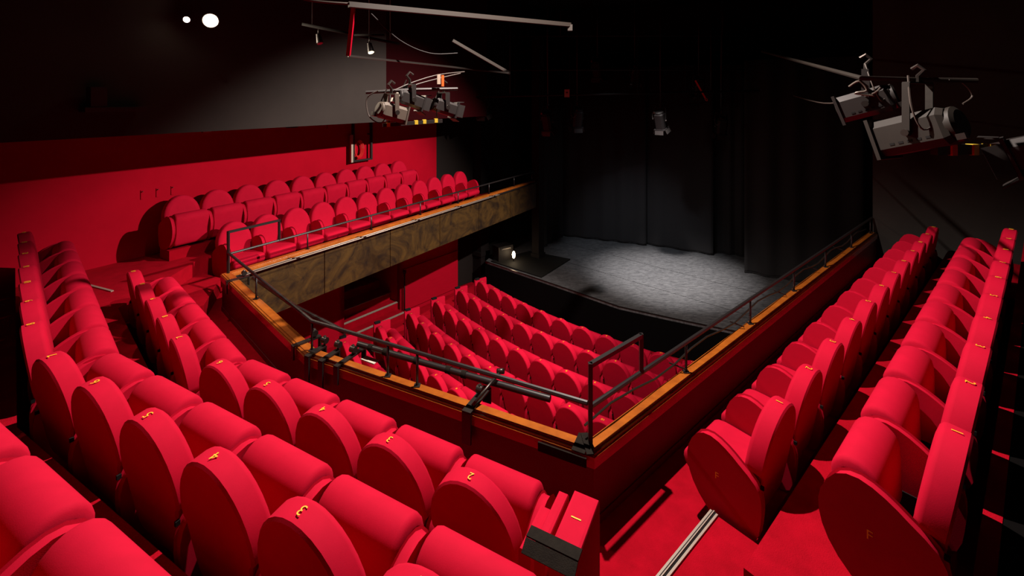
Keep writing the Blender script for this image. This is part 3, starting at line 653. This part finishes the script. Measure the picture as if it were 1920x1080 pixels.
# stage grid: pipes with orange end caps and dark fixtures
bar('lighting_bar', [(-1.84, 11.4, 2.88), (7.1, 12.2, 3.08)], .024, 'rig', 'front stage lighting pipe with orange end caps', hang=(.2, .8), caps=['orange', 'orange'])
bar('lighting_bar', [(-.7, 12.2, 3.63), (7.6, 12.9, 3.7)], .024, 'rig', 'second stage lighting pipe under the ceiling', hang=(.2, .8), caps=[None, 'redmetal'])
bar('lighting_bar', [(-.2, 12.6, 4.6), (7.6, 13.0, 4.7)], .024, 'rig', 'high rear stage lighting pipe', hang=(.2, .8))
for i, (px, py, Y, lab) in enumerate(((1027, 228, 11.7, 'round dark stage spotlight left of stage centre'), (1082, 222, 11.8, 'black stage spotlight above the stage centre'), (1238, 226, 11.9, 'slanted black stage spotlight with green indicator'), (1352, 236, 12.2, 'dark stage spotlight above the right of the stage'), (905, 200, 12.0, 'dark stage spotlight at the left end of the front pipe'), (1310, 165, 12.5, 'dark stage spotlight under the second pipe'), (1120, 130, 12.6, 'small dark stage spotlight high over the stage'), (1190, 140, 12.7, 'dark stage spotlight high over the stage, right of centre'))):
    q = projector(P3(px, py, Y), P3(px+(-30 if i % 2 else 50), py+300, Y+1.2), .42, 'rig', lab, 'dark stage spotlights on the grid', clampup=.2, hang=True)
    if i == 2: MB().box((.1, -.1, .16), (.05, .02, .02)).build('indicator', 'gled', q)
for i, px in enumerate((965, 1068, 1195, 1285)):
    x, y, z = P3(px, 150, 12.4); bar('hanging_rod', [(x, y, 2.95), (x, y, ZC)], .006, 'rig', f'thin vertical hanging rod above the stage, {ORD[i]} from the left', 'rod')
fg = empty('safety_sign', P3(1063, 175, 11.6)); tag(fg, 'small white tag hanging on the front stage pipe', 'tag'); MB().box((0, 0, 0), (.13, .01, .2)).build('plate', 'paleplastic', fg); MB().box((0, -.007, .02), (.05, .004, .03)).build('mark', 'black', fg)
for i, (px, py, Y) in enumerate(((1322, 186, 12.02), (870, 172, 11.5))):
    q = empty('carabiner_strap', P3(px, py, Y)); tag(q, ['red strap with metal hook hanging above the stage right', 'red strap hanging at the left of the front pipe'][i], 'strap', 'red straps on the grid')
    MB().beam((-.26, 0, .5), (0, 0, .04), .04, .008, (0, 1, 0)).build('strap', 'rtape', q); MB().tube(catmull([(0, 0, .04), (.05, 0, .01), (.06, 0, -.04), (.02, 0, -.03), (0, 0, .03)], 3, False), .008, 6).build('hook', 'redmetal', q)

# ------------------------------------------------------------------ fittings on the left wall
def on_wall(t, z, out=.0): q = WL+dL*t-nL*out; return (q.x, q.y, z)
rzL = math.atan2(dL.y, dL.x)
def wallbit(name, t, z, label, cat, parts, out=.0):
    o = empty(name, on_wall(t, z, out), rzL); tag(o, label, cat)
    for nm, c, d, m in parts: MB().box(c, d, ).build(nm, m, o) if False else put(nm, MB().box(c, d).mesh(nm, m), o)
wallbit('wall_sensor', .47, 2.33, 'small pale sensor box high on the red wall', 'sensor', [('case', (0, -.03, 0), (.13, .06, .12), 'redwall'), ('cover', (0, -.062, -.03), (.12, .008, .05), 'paleplastic')])
wallbit('exit_sign', 2.03, 2.33, 'small lit sign box under the charcoal bulkhead', 'sign', [('case', (0, -.03, 0), (.22, .06, .12), 'lampblack'), ('light', (0, -.062, .02), (.07, .006, .03), 'led')])
wallbit('wall_box', 2.9, 2.30, 'narrow dark red box high on the left wall', 'box', [('case', (0, -.03, 0), (.12, .06, .2), 'redwall'), ('button', (.0, -.062, .04), (.02, .006, .02), 'paleplastic')])
for i, t in enumerate((-.42, -.22, -.02)):
    wallbit('wall_hook', t, 1.37, f'small dark mark-like hook on the red wall, {ORD[i]} from the left', 'hook', [('plate', (0, -.006, 0), (.035, .012, .14), 'redwall'), ('peg', (0, -.02, .05), (.012, .03, .012), 'parapet')])
wf = empty('lamp_frame', on_wall(3.45, STEP, .12), rzL); tag(wf, 'black upright frame with pale edge standing by the red wall', 'frame')
for x, m in ((0, 'lampblack'), (.52, 'lampblack')): MB().beam((x, 0, 1.0), (x, 0, 2.35), .05, .05, (1, 0, 0)).build('upright', m, wf)
MB().beam((-.05, -.01, 1.0), (-.05, -.01, 1.62), .05, .05, (1, 0, 0)).build('pale_edge', 'paleplastic', wf); MB().beam((0, 0, 1.02), (.52, 0, 1.02), .04, .04).build('cross_bar', 'lampblack', wf)
for x in (0, .52): MB().beam((x, .03, 1.6), (x, .11, 1.6), .03, .03).build('wall_bracket', 'lampblack', wf)
fx = empty('cable_coil', on_wall(3.62, 1.62+STEP*.2, .07), rzL); tag(fx, 'coiled red cable hanging on the wall inside the black frame', 'cable')
for i in range(4): MB().tube([Vector((math.cos(a)*(.09+.012*i), -.02-.012*i, math.sin(a)*(.17+.012*i))) for a in [2*math.pi*k/16 for k in range(17)]], .014, 6).build('coil', 'redmetal', fx)
ws = empty('speaker_box', (-4.75, 6.0, 2.86), rzL); 
tag(ws, 'dark shelf box on the charcoal bulkhead at upper left', 'box')
ws.location = (bk.x-dL.x*1.35-nL.x*.12, bk.y-dL.y*1.35-nL.y*.12, 2.72)
MB().box((0, 0, 0), (.55, .2, .05)).build('shelf', 'lampblack', ws); MB().box((-.15, 0, .14), (.14, .14, .22)).build('case', 'lampblack', ws); MB().box((.05, -.103, 0), (.3, .006, .012)).build('edge', 'grip', ws)
